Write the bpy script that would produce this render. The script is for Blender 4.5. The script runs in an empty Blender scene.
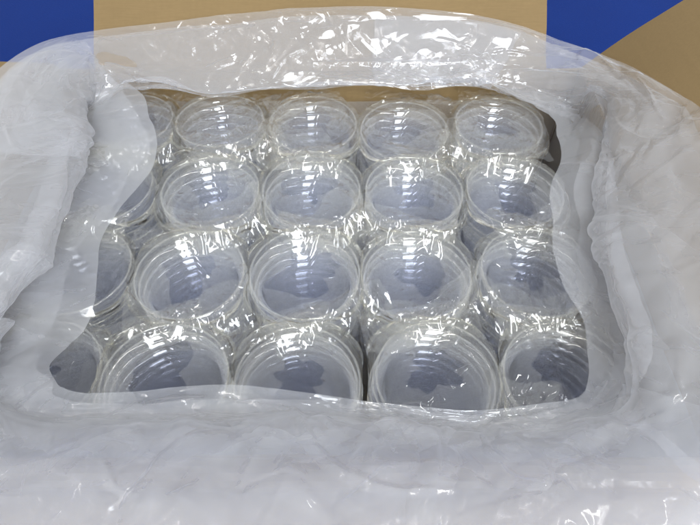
import bpy, math, random
import numpy as np
from mathutils import Matrix, Vector

rng = np.random.default_rng(11)
random.seed(11)
S = bpy.context.scene
COL = S.collection

# ------------------------------------------------------------------ camera
PITCH = math.radians(52.0)
F_PX = 549.0                                   # focal length for a frame 700 wide
CAM = np.array([0.0375, -0.3193, 0.3579])
FW = np.array([0, math.cos(PITCH), -math.sin(PITCH)])
UP = np.array([0, math.sin(PITCH), math.cos(PITCH)])
RT = np.array([1.0, 0, 0])


def at(px, py, z):
    """the point at height z that was measured at a place in the photograph"""
    d = FW * F_PX + RT * (px - 350.0) - UP * (py - 262.5)
    t = (z - CAM[2]) / d[2]
    # never under the raised flaps of the box
    for n, p in LIMITS:
        if px > 600 and n[0] == 0 or px < 600 and n[0] != 0 or px < 10:
            continue
        k = float(d @ n)
        if k < 0:
            tp = float((p - CAM) @ n) / k
            if 0 < tp < t:
                t = tp
    return CAM + d * t


XL, XR, YF, YB = -0.272, 0.283, -0.207, 0.205   # inside of the box walls
H = 0.030                                       # height at which the flaps are hinged, over the cup rims
FLAP_R, FLAP_B, FLAP_L, FLAP_F = 50.0, 40.0, 2.0, -86.0
_n = lambda a: np.array(a) / np.linalg.norm(a)
LIMITS = [(_n([-math.sin(math.radians(FLAP_R)), 0, math.cos(math.radians(FLAP_R))]), np.array([XR - 0.004, 0, H + 0.006])),
          (_n([0, -math.sin(math.radians(FLAP_B)), math.cos(math.radians(FLAP_B))]), np.array([0, YB - 0.004, H + 0.006]))]

cam_d = bpy.data.cameras.new('camera')
cam = bpy.data.objects.new('camera', cam_d)
COL.objects.link(cam)
cam.location = CAM
cam.rotation_euler = (math.pi / 2 - PITCH, 0, 0)
cam_d.sensor_fit = 'HORIZONTAL'
cam_d.sensor_width = 36
cam_d.lens = 36 * F_PX / 700.0
cam_d.clip_start = 0.01
cam_d.clip_end = 200
S.camera = cam


# ------------------------------------------------------------------ helpers
def obj(name, verts, faces, mat=None, parent=None, smooth=True):
    me = bpy.data.meshes.new(name)
    me.from_pydata([tuple(map(float, v)) for v in verts], [], [tuple(map(int, f)) for f in faces])
    me.update()
    if smooth:
        me.polygons.foreach_set('use_smooth', [True] * len(me.polygons))
    if mat:
        me.materials.append(mat)
    o = bpy.data.objects.new(name, me)
    COL.objects.link(o)
    if parent:
        o.parent = parent
    return o


def tag(o, label=None, cat=None, group=None, kind=None):
    if label: o['label'] = label
    if cat: o['category'] = cat
    if group: o['group'] = group
    if kind: o['kind'] = kind
    return o


def empty(name):
    o = bpy.data.objects.new(name, None)
    o.empty_display_size = 0.02
    COL.objects.link(o)
    return o


def grid_faces(nu, nv, wrap_u=False, off=0):
    f = []
    for i in range(nu if wrap_u else nu - 1):
        i2 = (i + 1) % nu
        for j in range(nv - 1):
            f.append((off + i * nv + j, off + i2 * nv + j, off + i2 * nv + j + 1, off + i * nv + j + 1))
    return f


def smooth_noise(shape, cells, wrap0=False):
    """low frequency noise by bicubic-ish interpolation of a coarse random grid"""
    a, b = cells
    g = rng.standard_normal((a + (0 if wrap0 else 3), b + 3))
    u = np.linspace(0, a, shape[0], endpoint=not wrap0)
    v = np.linspace(0, b - 1e-6, shape[1])
    if not wrap0:
        u = np.minimum(u, a - 1e-6)
    iu = u.astype(int); fu = u - iu
    iv = v.astype(int); fv = v - iv

    def w(t):
        return np.stack([(1 - t) ** 3, 3 * t ** 3 - 6 * t ** 2 + 4, -3 * t ** 3 + 3 * t ** 2 + 3 * t + 1, t ** 3]) / 6
    wu, wv = w(fu), w(fv)
    out = np.zeros(shape)
    for p in range(4):
        for q in range(4):
            iu2 = (iu + p) % g.shape[0]
            out += wu[p][:, None] * wv[q][None, :] * g[iu2][:, np.minimum(iv + q, g.shape[1] - 1)]
    return out


def creases(x, y, n, length, width, height, wander=0.0):
    """height field of n straight, sharp creases over the plane coordinates x, y (metres)"""
    h = np.zeros(x.shape)
    x0, x1, y0, y1 = x.min(), x.max(), y.min(), y.max()
    for _ in range(n):
        L = rng.uniform(*length); w0 = rng.uniform(*width); a = rng.random() * math.pi
        hh = rng.uniform(*height) * (1 if rng.random() < 0.7 else -1)
        cx, cy = rng.uniform(x0, x1), rng.uniform(y0, y1)
        R = L * 0.5 + w0
        if x.ndim == 2 and x.shape[0] > 1000:           # a long strip: look only near the crease
            i0, i1 = np.searchsorted(x[:, 0], [cx - R, cx + R])
            if i1 - i0 < 2: continue
            xs, ys, hv = x[i0:i1], y[i0:i1], h[i0:i1]
        else:
            xs, ys, hv = x, y, h
        dx, dy = xs - cx, ys - cy
        u = (dx * math.cos(a) + dy * math.sin(a)) / (L * 0.5)
        v = -dx * math.sin(a) + dy * math.cos(a) + rng.normal() * 0.12 * L * u * u
        w1 = w0 * rng.uniform(1.0, 2.5)
        prof_ = np.maximum(0, np.where(v > 0, 1 - v / w0, 1 + v / w1))
        hv += hh * prof_ * np.sqrt(np.maximum(0, 1 - u * u))
    return h


def ridged(shape, cells, wrap):
    return np.maximum(0, 1 - 1.6 * np.abs(smooth_noise(shape, cells, wrap))) ** 2


# ------------------------------------------------------------------ materials
class NT:
    def __init__(self, name):
        self.m = bpy.data.materials.new(name)
        self.m.use_nodes = True
        self.t = self.m.node_tree
        self.t.nodes.clear()
        self.out = self.t.nodes.new('ShaderNodeOutputMaterial')

    def n(self, kind, ins=None, **props):
        nd = self.t.nodes.new(kind)
        for k, v in props.items():
            setattr(nd, k, v)
        for k, v in (ins or {}).items():
            s = nd.inputs[k]
            if isinstance(v, bpy.types.NodeSocket):
                self.t.links.new(v, s)
            else:
                s.default_value = v
        return nd

    def math(self, op, a, b=0.0):
        return self.n('ShaderNodeMath', {0: a, 1: b}, operation=op).outputs[0]

    def mix(self, f, a, b):
        return self.n('ShaderNodeMixShader', {0: f, 1: a, 2: b}).outputs[0]

    def surface(self, s):
        self.t.links.new(s, self.out.inputs['Surface'])

    def schlick(self, f0=0.04, gain=1.8, normal=None, power=5.0):
        ins = {'Blend': 0.5}
        if normal: ins['Normal'] = normal
        fac = self.n('ShaderNodeLayerWeight', ins).outputs['Facing']
        p = self.math('POWER', fac, power)
        r = self.math('ADD', self.math('MULTIPLY', p, 1 - f0), f0)
        return self.n('ShaderNodeMath', {0: r, 1: gain}, operation='MULTIPLY', use_clamp=True).outputs[0]

    def coord(self, scale=(1, 1, 1)):
        tc = self.n('ShaderNodeTexCoord').outputs['Object']
        return self.n('ShaderNodeMapping', {'Vector': tc, 'Scale': scale}).outputs[0]


def clear_plastic(name, tint, rough, gain, milk, milk_col=(0.9, 0.92, 0.95), wrinkle=None, spec=(1, 1, 1)):
    """thin clear plastic: tinted transmission, Fresnel gloss, a trace of milky scatter"""
    k = NT(name)
    nrm = None
    if wrinkle:
        sc, dist = wrinkle
        c = k.coord()
        nz = k.n('ShaderNodeTexNoise', {'Vector': c, 'Scale': sc * 0.5, 'Detail': 2.0}).outputs['Color']
        wv = k.n('ShaderNodeVectorMath', {0: nz, 1: (0.03, 0.03, 0.03)}, operation='MULTIPLY').outputs[0]
        c2 = k.n('ShaderNodeVectorMath', {0: c, 1: wv}, operation='ADD').outputs[0]
        v1 = k.n('ShaderNodeTexVoronoi', {'Vector': c2, 'Scale': sc}, feature='F1').outputs['Distance']
        v2 = k.n('ShaderNodeTexVoronoi', {'Vector': c2, 'Scale': sc * 2.7}, feature='F1').outputs['Distance']
        h = k.math('ADD', v1, k.math('MULTIPLY', v2, 0.35))
        nrm = k.n('ShaderNodeBump', {'Height': h, 'Strength': 1.0, 'Distance': dist}).outputs[0]
    tr = k.n('ShaderNodeBsdfTransparent', {'Color': (*tint, 1)}).outputs[0]
    gi = {'Color': (*spec, 1), 'Roughness': rough}
    if nrm: gi['Normal'] = nrm
    gl = k.n('ShaderNodeBsdfGlossy', gi).outputs[0]
    body = tr
    if milk > 0:
        df = k.n('ShaderNodeBsdfDiffuse', {'Color': (*milk_col, 1)}).outputs[0]
        tl = k.n('ShaderNodeBsdfTranslucent', {'Color': (*milk_col, 1)}).outputs[0]
        body = k.mix(milk, tr, k.mix(0.5, df, tl))
    k.surface(k.mix(k.schlick(0.04, gain, nrm), body, gl))
    return k.m


M_CUP = clear_plastic('clear_cup_plastic', (0.972, 0.978, 1.0), 0.0, 2.0, 0.075, (0.88, 0.91, 1.0))
M_RIM = clear_plastic('cup_rim_plastic', (0.985, 0.982, 0.965), 0.0, 1.4, 0.09)
M_PLEAT = clear_plastic('pleated_film', (0.985, 0.975, 0.93), 0.0, 1.6, 0.035, (0.96, 0.95, 0.86))
M_FILM = clear_plastic('sleeve_film', (0.992, 0.988, 0.968), 0.0, 1.8, 0.010, (0.95, 0.945, 0.88))


def bag_material():
    k = NT('bag_film')
    col = (0.66, 0.668, 0.70, 1)
    tr = k.n('ShaderNodeBsdfTransparent', {'Color': (0.98, 0.98, 0.985, 1)}).outputs[0]
    df = k.n('ShaderNodeBsdfDiffuse', {'Color': col}).outputs[0]
    tl = k.n('ShaderNodeBsdfTranslucent', {'Color': col}).outputs[0]
    # film seen at a grazing angle is a longer way through the milk
    fac = k.n('ShaderNodeLayerWeight', {'Blend': 0.5}).outputs['Facing']
    mk = k.n('ShaderNodeMapRange', {0: k.math('POWER', fac, 2.5), 1: 0.0, 2: 1.0, 3: 0.29, 4: 0.92}).outputs[0]
    body = k.mix(mk, tr, k.mix(0.5, df, tl))
    gl = k.n('ShaderNodeBsdfGlossy', {'Color': (1, 1, 1, 1), 'Roughness': 0.10}).outputs[0]
    k.surface(k.mix(k.schlick(0.04, 0.85), body, gl))
    return k.m


M_BAG = bag_material()


def cardboard(name, base, dark):
    k = NT(name)
    c = k.coord()
    fib = k.n('ShaderNodeTexNoise', {'Vector': k.coord((60, 900, 900)), 'Scale': 1.0, 'Detail': 3.0}).outputs[0]
    blot = k.n('ShaderNodeTexNoise', {'Vector': c, 'Scale': 9.0, 'Detail': 4.0}).outputs[0]
    spk = k.n('ShaderNodeTexNoise', {'Vector': c, 'Scale': 260.0, 'Detail': 4.0, 'Roughness': 0.7}).outputs[0]
    f = k.math('ADD', k.math('ADD', k.math('MULTIPLY', fib, 0.4), k.math('MULTIPLY', blot, 0.4)), k.math('MULTIPLY', spk, 0.2))
    mp = k.n('ShaderNodeMapRange', {0: f, 1: 0.3, 2: 0.7, 3: 0.0, 4: 1.0}).outputs[0]
    col = k.n('ShaderNodeMixRGB', {0: mp, 1: (*dark, 1), 2: (*base, 1)}).outputs[0]
    flute = k.n('ShaderNodeTexWave', {'Vector': c, 'Scale': 42.0, 'Distortion': 0.3}, bands_direction='X').outputs['Fac']
    hh = k.math('ADD', k.math('MULTIPLY', flute, 0.6), k.math('MULTIPLY', fib, 0.4))
    nrm = k.n('ShaderNodeBump', {'Height': hh, 'Strength': 0.12, 'Distance': 0.0006}).outputs[0]
    p = k.n('ShaderNodeBsdfPrincipled', {'Base Color': col, 'Roughness': 0.75, 'Normal': nrm, 'Specular IOR Level': 0.25})
    k.surface(p.outputs[0])
    return k.m


M_CARD = cardboard('corrugated_cardboard', (0.20, 0.136, 0.062), (0.16, 0.108, 0.048))


def blue_material():
    k = NT('blue_floor_cloth')
    c = k.coord()
    nz = k.n('ShaderNodeTexNoise', {'Vector': c, 'Scale': 420.0, 'Detail': 2.0}).outputs[0]
    big = k.n('ShaderNodeTexNoise', {'Vector': c, 'Scale': 5.0, 'Detail': 3.0}).outputs[0]
    f = k.math('ADD', k.math('MULTIPLY', nz, 0.6), k.math('MULTIPLY', big, 0.4))
    col = k.n('ShaderNodeMixRGB', {0: f, 1: (0.0010, 0.014, 0.11, 1), 2: (0.0022, 0.032, 0.215, 1)}).outputs[0]
    nrm = k.n('ShaderNodeBump', {'Height': nz, 'Strength': 0.4, 'Distance': 0.001}).outputs[0]
    p = k.n('ShaderNodeBsdfPrincipled', {'Base Color': col, 'Roughness': 0.85, 'Normal': nrm, 'Specular IOR Level': 0.2})
    k.surface(p.outputs[0])
    return k.m


M_BLUE = blue_material()

# ------------------------------------------------------------------ dimensions (metres)
PITCH_CUPS = 0.095
CUP_H = 0.110
NEST = 0.0115
N_CUPS = 10
Z_FLOOR = -0.2155                      # inside bottom of the box, cup rims of a full stack near z = 0
TH = 0.004

# ------------------------------------------------------------------ floor
floor = obj('floor', [(-4, -4, Z_FLOOR - 0.008), (4, -4, Z_FLOOR - 0.008), (4, 4, Z_FLOOR - 0.008), (-4, 4, Z_FLOOR - 0.008)],
            [(0, 1, 2, 3)], M_BLUE)
tag(floor, 'plain deep blue floor under the cardboard box', 'floor', kind='structure')


# ------------------------------------------------------------------ cardboard box
def box_verts(x0, x1, y0, y1, z0, z1):
    v = [(x, y, z) for x in (x0, x1) for y in (y0, y1) for z in (z0, z1)]
    f = [(0, 1, 3, 2), (4, 6, 7, 5), (0, 4, 5, 1), (2, 3, 7, 6), (0, 2, 6, 4), (1, 5, 7, 3)]
    return v, f


box = empty('cardboard_box')
tag(box, 'open brown cardboard box lined with a plastic bag and packed with cups', 'box')
v, f = box_verts(XL, XR, YF, YB, Z_FLOOR - TH, Z_FLOOR)
obj('base_panel', v, f, M_CARD, box, smooth=False)


def side_and_flap(p0, p1, out, ang, length, curl, taper0=0.0, taper1=0.0, t0=0.0, t1=1.0, side=True):
    """a side of the box from p0 to p1 (at hinge height) and the flap that bends out of it"""
    p0, p1, out = map(lambda a: np.array(a, float), (p0, p1, out))
    R = 0.010
    a = math.radians(90 - ang)                      # turn of the bend, from straight up to the flap
    path = [(0.0, Z_FLOOR - TH - H)] + [(0.0, z) for z in np.linspace(-0.20, -R, 7)]
    n_wall = len(path)
    for t in np.linspace(0, 1, 8)[1:]:
        path.append((R * (1 - math.cos(a * t)), -R + R * math.sin(a * t)))
    ex, ez = math.cos(math.radians(ang)), math.sin(math.radians(ang))
    bx, bz = path[-1]
    for t in np.linspace(0, 1, 16)[1:]:
        path.append((bx + ex * length * t - ez * curl * t * t, bz + ez * length * t + ex * curl * t * t))
    path = np.array(path)
    tan = np.gradient(path, axis=0); tan /= np.linalg.norm(tan, axis=1, keepdims=True)
    nor = np.stack([tan[:, 1], -tan[:, 0]], 1)      # towards the outside

    def sheet(name, i0, i1, tp0, tp1, p0=p0, p1=p1):
        pts = path[i0:i1]; nn = nor[i0:i1]
        nu, nv = 28, len(pts)
        A, B = [], []
        for i in range(nu):
            for j in range(nv):
                t, sj = i / (nu - 1), j / (nv - 1)
                q = p0 + (p1 - p0) * (tp0 * sj + t * (1 - (tp0 + tp1) * sj))
                wob = (0.0016 * math.sin(6 * t + 2 * sj) + 0.0007 * math.sin(17 * t + 9 * sj)) * sj
                q = q + (p1 - p0) * (0.003 * math.sin(11 * sj + 3 * ang) + 0.0015 * math.sin(31 * sj)) * sj * (1 if name == 'flap' else 0)
                o_, z_ = pts[j]
                A.append(q + out * (o_ + wob * nn[j, 0]) + np.array([0, 0, z_ + wob * nn[j, 1]]))
                B.append(A[-1] + out * nn[j, 0] * TH + np.array([0, 0, nn[j, 1] * TH]))
        n = nu * nv
        f = grid_faces(nu, nv) + [tuple(reversed(q)) for q in grid_faces(nu, nv, off=n)]
        ring = [i * nv for i in range(nu)] + [(nu - 1) * nv + j for j in range(1, nv)] + \
               [i * nv + nv - 1 for i in range(nu - 2, -1, -1)] + [j for j in range(nv - 2, 0, -1)]
        for a_, b_ in zip(ring, ring[1:] + ring[:1]):
            f.append((a_, a_ + n, b_ + n, b_))
        return obj(name, A + B, f, M_CARD, box, smooth=False)
    if side:
        sheet('side_panel', 0, n_wall, 0, 0)
    sheet('flap', n_wall - 1, len(path), taper0, taper1, p0 + (p1 - p0) * t0, p0 + (p1 - p0) * t1)


side_and_flap((XR, YF, H), (XR, YB, H), (1, 0, 0), FLAP_R, 0.24, -0.055)
side_and_flap((XL, YB, H), (XL, YF, H), (-1, 0, 0), FLAP_L, 0.20, 0.0)
side_and_flap((XL - TH, YB, H), (XR + TH, YB, H), (0, 1, 0), FLAP_B, 0.20, 0.0, 0.0, 0.0, 0.073, 0.929)
side_and_flap((XL - TH, YF, H), (XR + TH, YF, H), (0, -1, 0), FLAP_F, 0.18, 0.0)


# ------------------------------------------------------------------ cups
def lathe(profile, seg):
    v, f = [], []
    n = len(profile)
    for i in range(seg):
        a = 2 * math.pi * i / seg
        for r, z in profile:
            v.append((r * math.cos(a), r * math.sin(a), z))
    return v, grid_faces(seg, n, wrap_u=True)


SEG = 60
prof = [(0.0004, 0.0030), (0.012, 0.0030), (0.0235, 0.0027), (0.0255, 0.0), (0.0275, 0.0), (0.0290, 0.0012), (0.0298, 0.0045)]
for k in range(1, 10):
    t = k / 9
    prof.append((0.0298 + (0.0378 - 0.0298) * t, 0.0045 + (0.0960 - 0.0045) * t))
psi = [math.radians(28 + 36 * (k + 0.5) / 12) for k in range(12)]
kr = 0.0061 / sum(math.sin(p) for p in psi)        # the rounded shoulder on which the next cup rests
sr, sz = 0.0378, 0.0960
for p in psi:
    sr += kr * math.sin(p); sz += kr * math.cos(p)
    prof.append((sr, sz))
prof += [(0.0442, 0.1060), (0.0444, 0.1080), (0.0446, 0.1090)]
torus = [(0.0446 + 0.0009 * math.cos(a), 0.1092 + 0.0009 * math.sin(a)) for a in [2 * math.pi * k / 10 for k in range(11)]]
rv, rf = lathe(torus, SEG)
NB = 6                                             # the first points of the section are the base
bv_, bf_ = lathe(prof[:NB], SEG)
cv, cf = lathe(prof[NB - 1:], SEG)
cup0 = empty('plastic_cup')
CUP_PARTS = [obj('base', bv_, bf_, M_CUP, cup0), obj('wall', cv, cf, M_CUP, cup0), obj('rim', rv, rf, M_RIM, cup0)]


def warped(me, seed):
    """a wall that is a little out of round and wavy, as thin moulded cups are"""
    g = np.random.default_rng(seed)
    m2 = me.copy()
    co = np.array([v.co for v in me.vertices])
    a = np.arctan2(co[:, 1], co[:, 0]); z = co[:, 2]
    lip = np.clip((0.107 - z) / 0.004, 0, 1)
    k = np.zeros(len(a))
    for n, am in ((2, 0.0006), (3, 0.0004), (5, 0.00022), (8, 0.00012), (13, 0.00007)):
        k += 0.35 * am * np.cos(n * a + g.uniform(0, 6.28) + g.uniform(-60, 60) * z) * (0.5 + g.random())
    co[:, 0] += k * lip * np.cos(a); co[:, 1] += k * lip * np.sin(a)
    m2.vertices.foreach_set('co', co.astype(np.float32).ravel())
    m2.update()
    return m2


WALLS = [warped(CUP_PARTS[1].data, q) for q in range(6)]
CUP_PARTS[1].data = WALLS[0]

ROWS = ['back row', 'second row from the back', 'third row from the back', 'front row']
COLS = ['leftmost', 'second', 'middle', 'fourth', 'rightmost']
ORD = ['top', 'second', 'third', 'fourth', 'fifth', 'sixth', 'seventh', 'eighth', 'ninth', 'lowest']
stacks = []
first = True
for r in range(4):
    for c in range(5):
        x = (c - 2) * PITCH_CUPS + random.uniform(-0.0018, 0.0018)
        y = 0.1425 - r * PITCH_CUPS + random.uniform(-0.0015, 0.0015)
        pitch = NEST + random.uniform(-0.00035, 0.00035)
        tx, ty = random.gauss(0, 0.019), random.gauss(0, 0.019)
        base = Matrix.Translation((x, y, Z_FLOOR + 0.002)) @ Matrix.Rotation(tx, 4, 'X') @ Matrix.Rotation(ty, 4, 'Y')
        # the stack leans about its middle, so that the mouths stay in their grid
        lean = Matrix.Translation((-math.sin(ty) * 0.12, math.sin(tx) * 0.12, 0))
        top_z = 0
        for k in range(N_CUPS):                       # k = 0 is the top cup
            up = (N_CUPS - 1 - k) * pitch
            if first:
                o = cup0
                first = False
            else:
                o = cup0.copy(); COL.objects.link(o)
                for part in CUP_PARTS:
                    rr = part.copy(); COL.objects.link(rr); rr.parent = o
                    if part.name.startswith('wall'):
                        rr.data = random.choice(WALLS)
            jit = Matrix.Translation((0, 0, up + random.uniform(-0.0006, 0.0006))) @ \
                Matrix.Rotation(random.uniform(0, 6.28), 4, 'Z') @ Matrix.Rotation(random.gauss(0, 0.010), 4, 'X') @ Matrix.Rotation(random.gauss(0, 0.008), 4, 'Y')
            o.matrix_world = lean @ base @ jit
            tag(o, '%s clear cup in the %s stack of the %s' % (ORD[k], COLS[c], ROWS[r]), 'cup',
                'clear plastic cups nested in stacks')
        stacks.append((r, c, lean @ base, (N_CUPS - 1) * pitch + CUP_H))


# ------------------------------------------------------------------ film sleeves round the stacks
def sleeve(r, c, mw, top):
    nu = 280
    ang = np.linspace(0, 2 * math.pi, nu, endpoint=False)
    zs = list(np.linspace(0.0, top - 0.03, 9)) + [top - 0.02, top - 0.012, top - 0.006, top - 0.002]
    ns, nt = len(zs), 34
    nv = ns + nt
    n1 = smooth_noise((nu, nv), (40, 8), True)
    n2 = smooth_noise((nu, nv), (14, 5), True)
    n3 = smooth_noise((nu, nv), (60, 14), True)
    jj = np.arange(nv)[None, :] * np.ones((nu, 1))
    rr_ = np.where(jj < ns, 0.047 + (ns - jj) * 0.014, 0.048 - (jj - ns) * 0.034 / nt)
    px_, py_ = rr_ * np.cos(ang)[:, None], rr_ * np.sin(ang)[:, None]
    cr = creases(px_, py_, 150, (0.02, 0.08), (0.0012, 0.003), (0.0005, 0.0017)) + creases(px_, py_, 40, (0.03, 0.10), (0.008, 0.02), (0.0008, 0.0022))
    corner = np.abs(np.sin(2 * ang)) ** 1.5
    inner = 0.0200 + 0.010 * smooth_noise((nu, 2), (9, 1), True)[:, 0] + 0.007 * smooth_noise((nu, 2), (26, 1), True)[:, 0]
    inner = np.clip(inner, 0.005, 0.036)
    V = np.zeros((nu, nv, 3))
    for j in range(ns):
        rad = 0.0466 + corner * (0.0065 + 0.003 * n2[:, j]) + 0.0006 * n1[:, j] + 0.5 * cr[:, j]
        V[:, j, 0] = rad * np.cos(ang); V[:, j, 1] = rad * np.sin(ang)
        V[:, j, 2] = zs[j] + 0.001 * n2[:, j]
    r0 = 0.0466 + corner * (0.0105 + 0.003 * n2[:, ns - 1])
    for q in range(nt):
        j = ns + q
        t = (q + 1) / nt
        rad = r0 + (inner - r0) * t
        over = np.clip((rad - 0.040) / 0.006, 0, 1)
        z = top + 0.0028 + 0.0006 * n1[:, j] * (0.4 + t) + 0.0002 * n3[:, j] + cr[:, j] - 0.010 * np.clip((rad - 0.0475) / 0.008, 0, 1.3) \
            - 0.002 * np.sin(t * 2.2) * (1 - over) * (0.6 + 0.4 * n2[:, j])
        z = np.where(np.abs(rad - 0.0445) < 0.003, np.maximum(z, top + 0.0016), z)
        V[:, j, 0] = rad * np.cos(ang); V[:, j, 1] = rad * np.sin(ang); V[:, j, 2] = z
    faces = grid_faces(nu, nv, wrap_u=True)
    verts = list(V.reshape(-1, 3))
    o = empty('film_sleeve')
    ft = obj('film_tube', verts, faces, M_FILM, o)
    ft.data.materials.append(M_PLEAT)                # gathered in dense pleats down the side
    ft.data.polygons.foreach_set('material_index', [1 if i % (nv - 1) < ns + 1 else 0 for i in range(len(ft.data.polygons))])
    # crimped tails of film folded flat over the rim and into the gap to the next stack
    mu, mv = 110, 40
    side = random.choice([-1, -1, 1])
    for q in range(2):
        a0 = side * (1 - 2 * q) * math.pi / 2 + random.uniform(-0.5, 0.5)
        L, W = random.uniform(0.078, 0.100), random.uniform(0.026, 0.052)
        d1 = smooth_noise((mu, mv), (16, 4)); d3 = smooth_noise((mu, 2), (5, 1))[:, 0]
        d4 = creases((np.linspace(0, L, mu)[:, None] * np.ones((1, mv))), (np.linspace(0, W, mv)[None, :] * np.ones((mu, 1))),
                     80, (0.01, 0.06), (0.001, 0.0035), (0.0003, 0.0014))
        s_ = (np.arange(mu) / (mu - 1) - 0.5)[:, None]; w_ = (np.arange(mv) / (mv - 1))[None, :]
        er = np.array([math.cos(a0), math.sin(a0)]); et = np.array([-er[1], er[0]])
        rr = 0.066 - W * w_ * (1 + 0.25 * d3[:, None]) - 0.0125 * s_ * s_
        zz = top + 0.0046 + 0.0012 * q - 9.0 * np.maximum(0.0, rr - 0.046) ** 1.6 + 0.0010 * d1 + 0.003 * w_ * d3[:, None] + d4
        pts = np.stack([er[0] * rr + et[0] * L * s_, er[1] * rr + et[1] * L * s_, zz], 2)
        obj('crimped_tail', pts.reshape(-1, 3), grid_faces(mu, mv), M_FILM, o)
    o.matrix_world = mw
    tag(o, 'crinkled clear film sleeve round the %s cup stack of the %s' % (COLS[c], ROWS[r]), 'plastic sleeve',
        'clear film sleeves round the cup stacks')


for st in stacks:
    sleeve(*st)

# ------------------------------------------------------------------ liner bag
# stations round the mouth of the box; each lists the bag's section from the edge inside
# the box, over the wall, to the edge outside: (photo x, photo y, height)
STN = [
    # back side, left to right
    [(128, 78, .012), (122, 82, .006), (110, 72, .022), (100, 58, .034), (92, 42, .044), (85, 31, .046)],
    [(165, 76, .010), (163, 84, .004), (162, 72, .020), (160, 54, .036), (158, 34, .050), (157, 22, .052)],
    [(208, 95, .010), (210, 92, .002), (212, 76, .020), (214, 54, .038), (215, 30, .052), (216, 14, .056)],
    [(270, 87, .008), (270, 86, .002), (270, 72, .020), (270, 50, .040), (270, 25, .054), (270, 9, .058)],
    [(345, 80, .008), (344, 82, .002), (342, 70, .022), (342, 48, .040), (342, 22, .056), (342, 6, .058)],
    [(405, 86, .008), (404, 82, .003), (402, 68, .022), (404, 46, .040), (406, 24, .054), (408, 7, .056)],
    [(468, 76, .012), (470, 80, .004), (470, 66, .024), (474, 50, .042), (478, 30, .052), (482, 16, .052)],
    [(505, 98, .020), (515, 88, .010), (530, 76, .030), (545, 62, .044), (556, 50, .050), (566, 42, .050)],
    # back right corner
    [(540, 116, .022), (566, 104, .010), (585, 92, .030), (600, 80, .050), (620, 72, .056), (636, 70, .054)],
    [(550, 128, .020), (592, 116, .004), (618, 106, .034), (640, 104, .054), (664, 98, .060), (684, 98, .058)],
    # right side, back to front
    [(538, 175, .018), (612, 170, .000), (607, 180, .036), (640, 168, .054), (676, 156, .062), (730, 130, .076)],
    [(541, 230, .018), (622, 228, -.002), (604, 228, .038), (648, 220, .056), (690, 214, .062), (755, 200, .082)],
    [(548, 285, .020), (640, 290, .000), (612, 284, .038), (660, 285, .056), (705, 285, .062), (790, 280, .084)],
    [(564, 345, .022), (650, 350, .004), (630, 345, .040), (672, 350, .058), (728, 350, .062), (830, 350, .084)],
    # front right corner
    [(574, 388, .030), (618, 400, .018), (634, 396, .044), (668, 410, .058), (704, 436, .064), (760, 470, .070)],
    [(545, 398, .032), (566, 420, .026), (588, 424, .046), (630, 452, .058), (668, 490, .060), (712, 530, .058)],
    # front side, right to left
    [(470, 410, .032), (472, 428, .028), (474, 436, .046), (478, 472, .058), (484, 525, .060), (495, 640, .056)],
    [(400, 402, .032), (400, 424, .028), (400, 432, .048), (400, 470, .060), (400, 525, .062), (400, 650, .058)],
    [(320, 392, .032), (318, 418, .026), (316, 428, .048), (312, 468, .062), (308, 525, .064), (300, 650, .060)],
    [(225, 380, .034), (222, 412, .026), (218, 424, .048), (210, 466, .062), (200, 525, .064), (190, 650, .060)],
    [(120, 384, .034), (112, 412, .026), (106, 424, .048), (92, 466, .060), (76, 525, .062), (60, 650, .058)],
    [(66, 388, .034), (38, 414, .026), (26, 426, .046), (0, 466, .058), (-30, 525, .060), (-60, 630, .056)],
    # front left corner
    [(72, 372, .030), (-14, 392, .022), (-36, 396, .044), (-80, 420, .056), (-130, 450, .052), (-170, 480, .044)],
    # left side, front to back
    [(92, 345, .024), (-40, 345, .004), (-20, 345, .040), (-90, 345, .054), (-140, 345, .050), (-210, 345, .050)],
    [(122, 290, .022), (-6, 285, -.002), (14, 285, .038), (-50, 285, .054), (-100, 285, .050), (-160, 285, .050)],
    [(140, 235, .020), (28, 230, -.004), (50, 230, .036), (-16, 230, .052), (-60, 226, .048), (-115, 222, .050)],
    [(150, 185, .020), (48, 180, -.004), (72, 178, .036), (10, 178, .050), (-28, 172, .048), (-76, 164, .050)],
    [(158, 140, .022), (64, 140, .000), (84, 136, .034), (34, 132, .048), (0, 122, .048), (-40, 112, .050)],
    # back left corner
    [(172, 102, .024), (86, 108, .006), (82, 100, .030), (54, 90, .046), (26, 76, .050), (0, 66, .050)],
    [(138, 84, .016), (100, 90, .008), (92, 82, .028), (78, 66, .042), (58, 50, .048), (38, 42, .048)],
]


def catmull(P, t):
    """closed Catmull-Rom through stations P (n, m, 3) at parameters t in [0, n)"""
    n = len(P)
    i = np.floor(t).astype(int); f = (t - i)[:, None, None]
    p0, p1, p2, p3 = P[(i - 1) % n], P[i % n], P[(i + 1) % n], P[(i + 2) % n]
    return 0.5 * (2 * p1 + (p2 - p0) * f + (2 * p0 - 5 * p1 + 4 * p2 - p3) * f ** 2 + (3 * p1 - p0 - 3 * p2 + p3) * f ** 3)


def catmull_open(P, n):
    """open Catmull-Rom along axis 1, even in arc length of the mean section"""
    m = P.shape[1]
    E = np.concatenate([2 * P[:, :1] - P[:, 1:2], P, 2 * P[:, -1:] - P[:, -2:-1]], 1)
    t = np.linspace(0, m - 1 - 1e-6, n)
    i = t.astype(int); f = (t - i)[None, :, None]
    p0, p1, p2, p3 = E[:, i], E[:, i + 1], E[:, i + 2], E[:, i + 3]
    return 0.5 * (2 * p1 + (p2 - p0) * f + (2 * p0 - 5 * p1 + 4 * p2 - p3) * f ** 2 + (3 * p1 - p0 - 3 * p2 + p3) * f ** 3)


P = np.array([[at(*q) for q in row] for row in STN])
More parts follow.
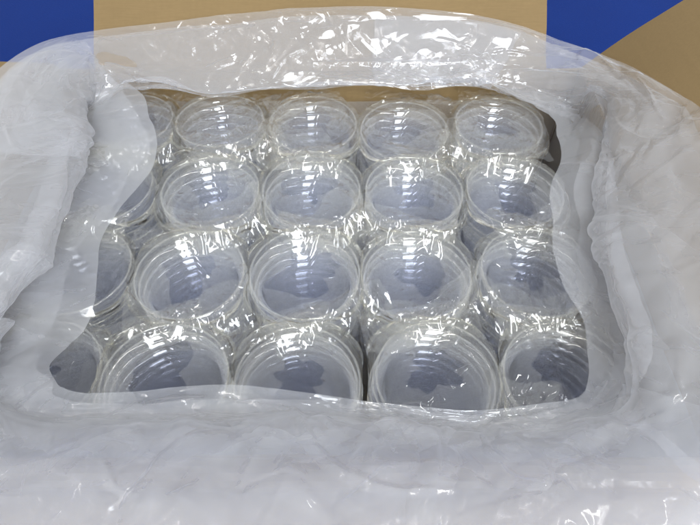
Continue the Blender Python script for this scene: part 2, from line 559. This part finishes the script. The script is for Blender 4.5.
# parameter even in length along the ring
cen = P[:, 3]
seg = np.linalg.norm(np.roll(cen, -1, 0) - cen, axis=1)
cum = np.concatenate([[0], np.cumsum(seg)])
NU, NV = 860, 116
tt = np.interp(np.linspace(0, cum[-1], NU, endpoint=False), cum, np.arange(len(P) + 1))
T = catmull_open(catmull(P, np.minimum(tt, len(P) - 1e-6)), NV)
# the cut edge of the film is not straight
st_ = np.clip(3.5 + 3.0 * smooth_noise((NU, 2), (46, 1), True)[:, 0] + 0.6 * smooth_noise((NU, 2), (120, 1), True)[:, 0], 0, 14)
vv_ = st_[:, None] + (NV - 1.001 - st_)[:, None] * np.linspace(0, 1, NV)[None, :]
iv_ = vv_.astype(int); fv_ = (vv_ - iv_)[..., None]
ar_ = np.arange(NU)[:, None]
T = T[ar_, iv_] * (1 - fv_) + T[ar_, np.minimum(iv_ + 1, NV - 1)] * fv_


def relax(T, slack_u, slack_v, iters, anchor, bend):
    """let a sheet that is a little too large for its place buckle into folds near its resting shape"""
    V = T.copy()
    lu = np.linalg.norm(np.roll(T, -1, 0) - T, axis=2) * slack_u
    lv = np.linalg.norm(T[:, 1:] - T[:, :-1], axis=2) * slack_v[:, :-1]
    ld = np.linalg.norm(np.roll(T, -1, 0)[:, 1:] - T[:, :-1], axis=2) * slack_u[:, :-1]
    ln = np.linalg.norm(T[:, 1:] - np.roll(T, -1, 0)[:, :-1], axis=2) * slack_u[:, :-1]
    N = np.cross(np.roll(T, -1, 0) - np.roll(T, 1, 0), np.gradient(T, axis=1))
    N /= np.linalg.norm(N, axis=2, keepdims=True) + 1e-9
    amp = 0.005 * smooth_noise((NU, NV), (50, 6), True) + 0.004 * smooth_noise((NU, NV), (34, 14), True)
    hold = np.ones(NV); hold[:8] = np.linspace(0.0, 1, 8)
    V += N * (amp * hold)[..., None]
    anchor = anchor * (1 + 6 * (1 - hold))[None, :, None]
    for it in range(iters):
        D = np.zeros_like(V)
        e = np.roll(V, -1, 0) - V; L = np.linalg.norm(e, axis=2) + 1e-9
        m = e * ((L - lu) / L)[..., None] * 0.5
        D += m; D -= np.roll(m, 1, 0)
        e = V[:, 1:] - V[:, :-1]; L = np.linalg.norm(e, axis=2) + 1e-9
        m = e * ((L - lv) / L)[..., None] * 0.5
        D[:, :-1] += m; D[:, 1:] -= m
        R = np.roll(V, -1, 0)
        e = R[:, 1:] - V[:, :-1]; L = np.linalg.norm(e, axis=2) + 1e-9
        m = e * ((L - ld) / L)[..., None] * 0.25
        D[:, :-1] += m; D[:, 1:] -= np.roll(m, 1, 0)
        e = V[:, 1:] - R[:, :-1]; L = np.linalg.norm(e, axis=2) + 1e-9
        m = e * ((L - ln) / L)[..., None] * 0.25
        D[:, 1:] += m; D[:, :-1] -= np.roll(m, 1, 0)
        V += 0.45 * D
        lap = 0.5 * (np.roll(V, -1, 0) + np.roll(V, 1, 0)) - V
        lap[:, 1:-1] += 0.5 * (V[:, 2:] + V[:, :-2]) - V[:, 1:-1]
        V += bend * lap
        V += anchor * (T - V)
        inside = (np.abs(V[..., 0]) < 0.24) & (np.abs(V[..., 1]) < 0.19)
        V[..., 2] = np.where(inside, np.maximum(V[..., 2], 0.006), V[..., 2])
    return V


def crumple(V, amp, wrap=True):
    """the creases of a film that has been crushed"""
    sh = V.shape[:2]
    N = np.cross((np.roll(V, -1, 0) - np.roll(V, 1, 0)) if wrap else np.gradient(V, axis=0), np.gradient(V, axis=1))
    for _ in range(10):
        N[1:-1] = 0.5 * N[1:-1] + 0.25 * (N[2:] + N[:-2]); N[:, 1:-1] = 0.5 * N[:, 1:-1] + 0.25 * (N[:, 2:] + N[:, :-2])
    N /= np.linalg.norm(N, axis=2, keepdims=True) + 1e-9
    su_ = np.linalg.norm(np.gradient(V, axis=0), axis=2).mean(1)
    sv_ = np.linalg.norm(np.gradient(V, axis=1), axis=2).mean(0)
    if wrap: su_[0] = su_[1]; su_[-1] = su_[-2]
    x = (np.cumsum(su_) - su_[0])[:, None] * np.ones(sh)
    y = (np.cumsum(sv_) - sv_[0])[None, :] * np.ones(sh)
    A = x.max() * y.max()
    h = creases(x, y, int(A * 300), (0.06, 0.22), (0.014, 0.042), (0.0010, 0.0036)) + \
        creases(x, y, int(A * 950), (0.03, 0.15), (0.004, 0.013), (0.0008, 0.0030)) + \
        creases(x, y, int(A * 1200), (0.015, 0.08), (0.0024, 0.005), (0.0004, 0.0016))
    patch = np.clip(0.75 + 0.55 * smooth_noise(sh, (18, 4), wrap), 0.35, 1.5)
    edge = np.clip(np.minimum(np.arange(sh[1]), sh[1] - 1 - np.arange(sh[1])) / 20, 0.45, 1)[None, :]
    return V + N * (h * patch * amp * edge)[..., None]


def finer(V, wrap=True):
    """twice as many rows and columns"""
    Vn = np.roll(V, -1, 0) if wrap else np.concatenate([V[1:], V[-1:]], 0)
    W = np.empty((V.shape[0] * 2, V.shape[1], 3)); W[0::2] = V; W[1::2] = 0.5 * (V + Vn)
    if not wrap: W = W[:-1]
    X = np.empty((W.shape[0], W.shape[1] * 2 - 1, 3)); X[:, 0::2] = W; X[:, 1::2] = 0.5 * (W[:, 1:] + W[:, :-1])
    return X


su = 1.03 + 0.03 * np.clip(smooth_noise((NU, NV), (26, 4), True), -0.8, 2)
sv = 1.025 + 0.025 * np.clip(smooth_noise((NU, NV), (26, 4), True), -0.7, 2)
V = relax(T, su, sv, 200, 0.010, 0.03)
for _ in range(5):
    V = 0.5 * V + 0.25 * (np.roll(V, 1, 0) + np.roll(V, -1, 0))
    V[:, 1:-1] = 0.5 * V[:, 1:-1] + 0.25 * (V[:, 2:] + V[:, :-2])
for j in range(7):                                  # the free edges run smooth
    for jj in (j, NV - 1 - j):
        for _ in range(int(14 * (1 - j / 7))):
            V[:, jj] = 0.5 * V[:, jj] + 0.25 * (np.roll(V[:, jj], 1, 0) + np.roll(V[:, jj], -1, 0))
hold = np.clip(np.minimum(np.arange(NV), NV - 1 - np.arange(NV)) / 14, 0.3, 1)[None, :, None]
for cells, a_ in (((30, 5), 0.0030), ((48, 9), 0.0016)):
    V = V + hold * a_ * np.stack([smooth_noise((NU, NV), cells, True) for _ in range(3)], 2)
V = crumple(finer(V), 1.15)
x_, y_, z_ = V[..., 0], V[..., 1], V[..., 2]      # the film lies on the box, never inside it
lim = np.full(z_.shape, -1.0)
lim = np.where(x_ > XR - 0.006, np.maximum(lim, H + 0.005 + np.maximum(0, x_ - XR - 0.004) * math.tan(math.radians(FLAP_R - 4))), lim)
lim = np.where((y_ > YB - 0.006) & (x_ < XR), np.maximum(lim, H + 0.005 + np.maximum(0, y_ - YB - 0.004) * math.tan(math.radians(FLAP_B)) * 1.02), lim)
lim = np.where((y_ < YF + 0.006) & (y_ > YF - 0.02), np.maximum(lim, H + 0.005), lim)
lim = np.where(x_ < XL + 0.006, np.maximum(lim, H + 0.006), lim)
under = np.maximum(0, lim - z_)
for _ in range(6):                                  # ease the lift into its surroundings
    under = np.maximum(under, 0.25 * (np.roll(under, 1, 0) + np.roll(under, -1, 0)) + 0.48 * under)
V[..., 2] = z_ + under
bag = empty('liner_bag')
o = obj('bag_mouth', V.reshape(-1, 3), grid_faces(V.shape[0], V.shape[1], wrap_u=True), M_BAG, bag)

# further layers where the film is bunched up
for q, (t0, t1) in enumerate(((14.3, 22.8), (13.6, 23.6), (4.5, 14.6), (22.0, 30.0), (26.5, 36.5))):
    fr = [i % NU for i in range(int(NU * 1.4)) if t0 < tt[i % NU] + (len(STN) if i >= NU else 0) < t1]
    n2_ = len(fr)
    start = np.clip(9 + 7 * smooth_noise((n2_, 2), (max(4, n2_ // 45), 1))[:, 0] + 3 * smooth_noise((n2_, 2), (max(6, n2_ // 14), 1))[:, 0], 0, 40)
    stop = np.clip(NV - 6 + 6 * smooth_noise((n2_, 2), (max(4, n2_ // 45), 1))[:, 0], 0, NV - 1.01)
    vv = start[:, None] + (stop - start)[:, None] * np.linspace(0, 1, 104)[None, :]
    iv = np.minimum(vv.astype(int), NV - 2); fv = (vv - iv)[..., None]
    Tr = T[fr]
    ar = np.arange(n2_)[:, None]
    V2 = Tr[ar, iv] * (1 - fv) + Tr[ar, iv + 1] * fv
    V2 = V2 + np.array([0, 0.002, -0.007]) * (2 if q == 1 else 1)
    V2 += 0.003 * smooth_noise(V2.shape[:2], (14, 6))[..., None] * np.array([0.3, 0.3, 1.0])
    V2 = crumple(finer(V2, False), 1.1, False)
    o = obj('bunched_film', V2.reshape(-1, 3), grid_faces(V2.shape[0], V2.shape[1]), M_BAG, bag)
# the bag inside the box: under the cups and a little way up the walls
nx, ny = 60, 50
lv = np.zeros((nx, ny, 3))
gx, gy = np.meshgrid(np.linspace(-1, 1, nx), np.linspace(-1, 1, ny), indexing='ij')
lv[..., 0] = (XL + XR) / 2 + (XR - XL - 0.016) / 2 * np.clip(gx * 1.5, -1, 1)
lv[..., 1] = (YF + YB) / 2 + (YB - YF - 0.016) / 2 * np.clip(gy * 1.5, -1, 1)
up_ = np.maximum(np.maximum(np.abs(gx * 1.5) - 1, np.abs(gy * 1.5) - 1), 0) / 0.5
lv[..., 2] = Z_FLOOR + 0.0012 + up_ * 0.203
wob = smooth_noise((nx, ny), (20, 16)) * 0.0022 * (up_ > 0)
lv[..., 0] += wob; lv[..., 1] += wob
obj('lining', lv.reshape(-1, 3), grid_faces(nx, ny), M_BAG, bag)
tag(bag, 'crumpled translucent white plastic bag lining the box and folded over its walls', 'plastic bag')

# ------------------------------------------------------------------ light
w = bpy.data.worlds.new('World')
S.world = w
w.use_nodes = True
nt = w.node_tree
bg = nt.nodes['Background']
# a plain bright room: white ceiling above, darker towards the floor
tc = nt.nodes.new('ShaderNodeTexCoord')
sx = nt.nodes.new('ShaderNodeSeparateXYZ')
nt.links.new(tc.outputs['Generated'], sx.inputs[0])
rp = nt.nodes.new('ShaderNodeValToRGB')
mr = nt.nodes.new('ShaderNodeMapRange')
mr.inputs[1].default_value = -1; mr.inputs[2].default_value = 1
nt.links.new(sx.outputs['Z'], mr.inputs[0])
nt.links.new(mr.outputs[0], rp.inputs[0])
e = rp.color_ramp.elements
e[0].position = 0.45; e[0].color = (0.10, 0.10, 0.11, 1)
e[1].position = 0.75; e[1].color = (0.95, 0.975, 1.0, 1)
e[1].position = 0.58
e2 = e.new(0.93); e2.color = (1.15, 1.18, 1.2, 1)
nt.links.new(rp.outputs[0], bg.inputs[0])
bg.inputs[1].default_value = 0.54


def area(name, loc, target, sx, sy, power, col=(1, 1, 1)):
    l = bpy.data.lights.new(name, 'AREA')
    l.shape = 'RECTANGLE'; l.size = sx; l.size_y = sy; l.energy = power; l.color = col
    o = bpy.data.objects.new(name, l)
    COL.objects.link(o)
    o.location = loc
    d = Vector(target) - Vector(loc)
    o.rotation_euler = d.to_track_quat('-Z', 'Y').to_euler()
    return o


area('tube_and_glint_light', (-0.20, -2.1, 2.0), (-0.20, -2.05, 0.0), 0.05, 2.4, 10, (1.0, 0.98, 0.94))
area('tube_and_glint_light', (-1.7, -1.0, 2.0), (-1.7, -0.95, 0.0), 0.05, 2.4, 3, (1.0, 0.98, 0.94))  # added strip on the left, put in only for glints on the film
area('tube_and_glint_light', (1.3, -1.0, 2.0), (1.3, -0.95, 0.0), 0.05, 2.4, 9, (1.0, 0.98, 0.94))  # second added strip, gives the creases glints from another direction
area('window', (0.50, -1.9, 1.45), (0.0, 0.0, 0.0), 0.7, 1.5, 50, (0.9, 0.95, 1.0))

# ------------------------------------------------------------------ render
S.view_settings.view_transform = 'Standard'
S.view_settings.look = 'None'
S.view_settings.exposure = 0.66
S.view_settings.gamma = 1
cy = S.cycles
cy.max_bounces = 28
cy.diffuse_bounces = 12
cy.glossy_bounces = 20
cy.transmission_bounces = 8
cy.transparent_max_bounces = 96
cy.use_adaptive_sampling = True
cy.adaptive_threshold = 0.08
cy.adaptive_min_samples = 16
cy.use_light_tree = False
cy.caustics_reflective = True
cy.blur_glossy = 0.3
cy.use_denoising = True
cy.sample_clamp_indirect = 6
S.render.film_transparent = False
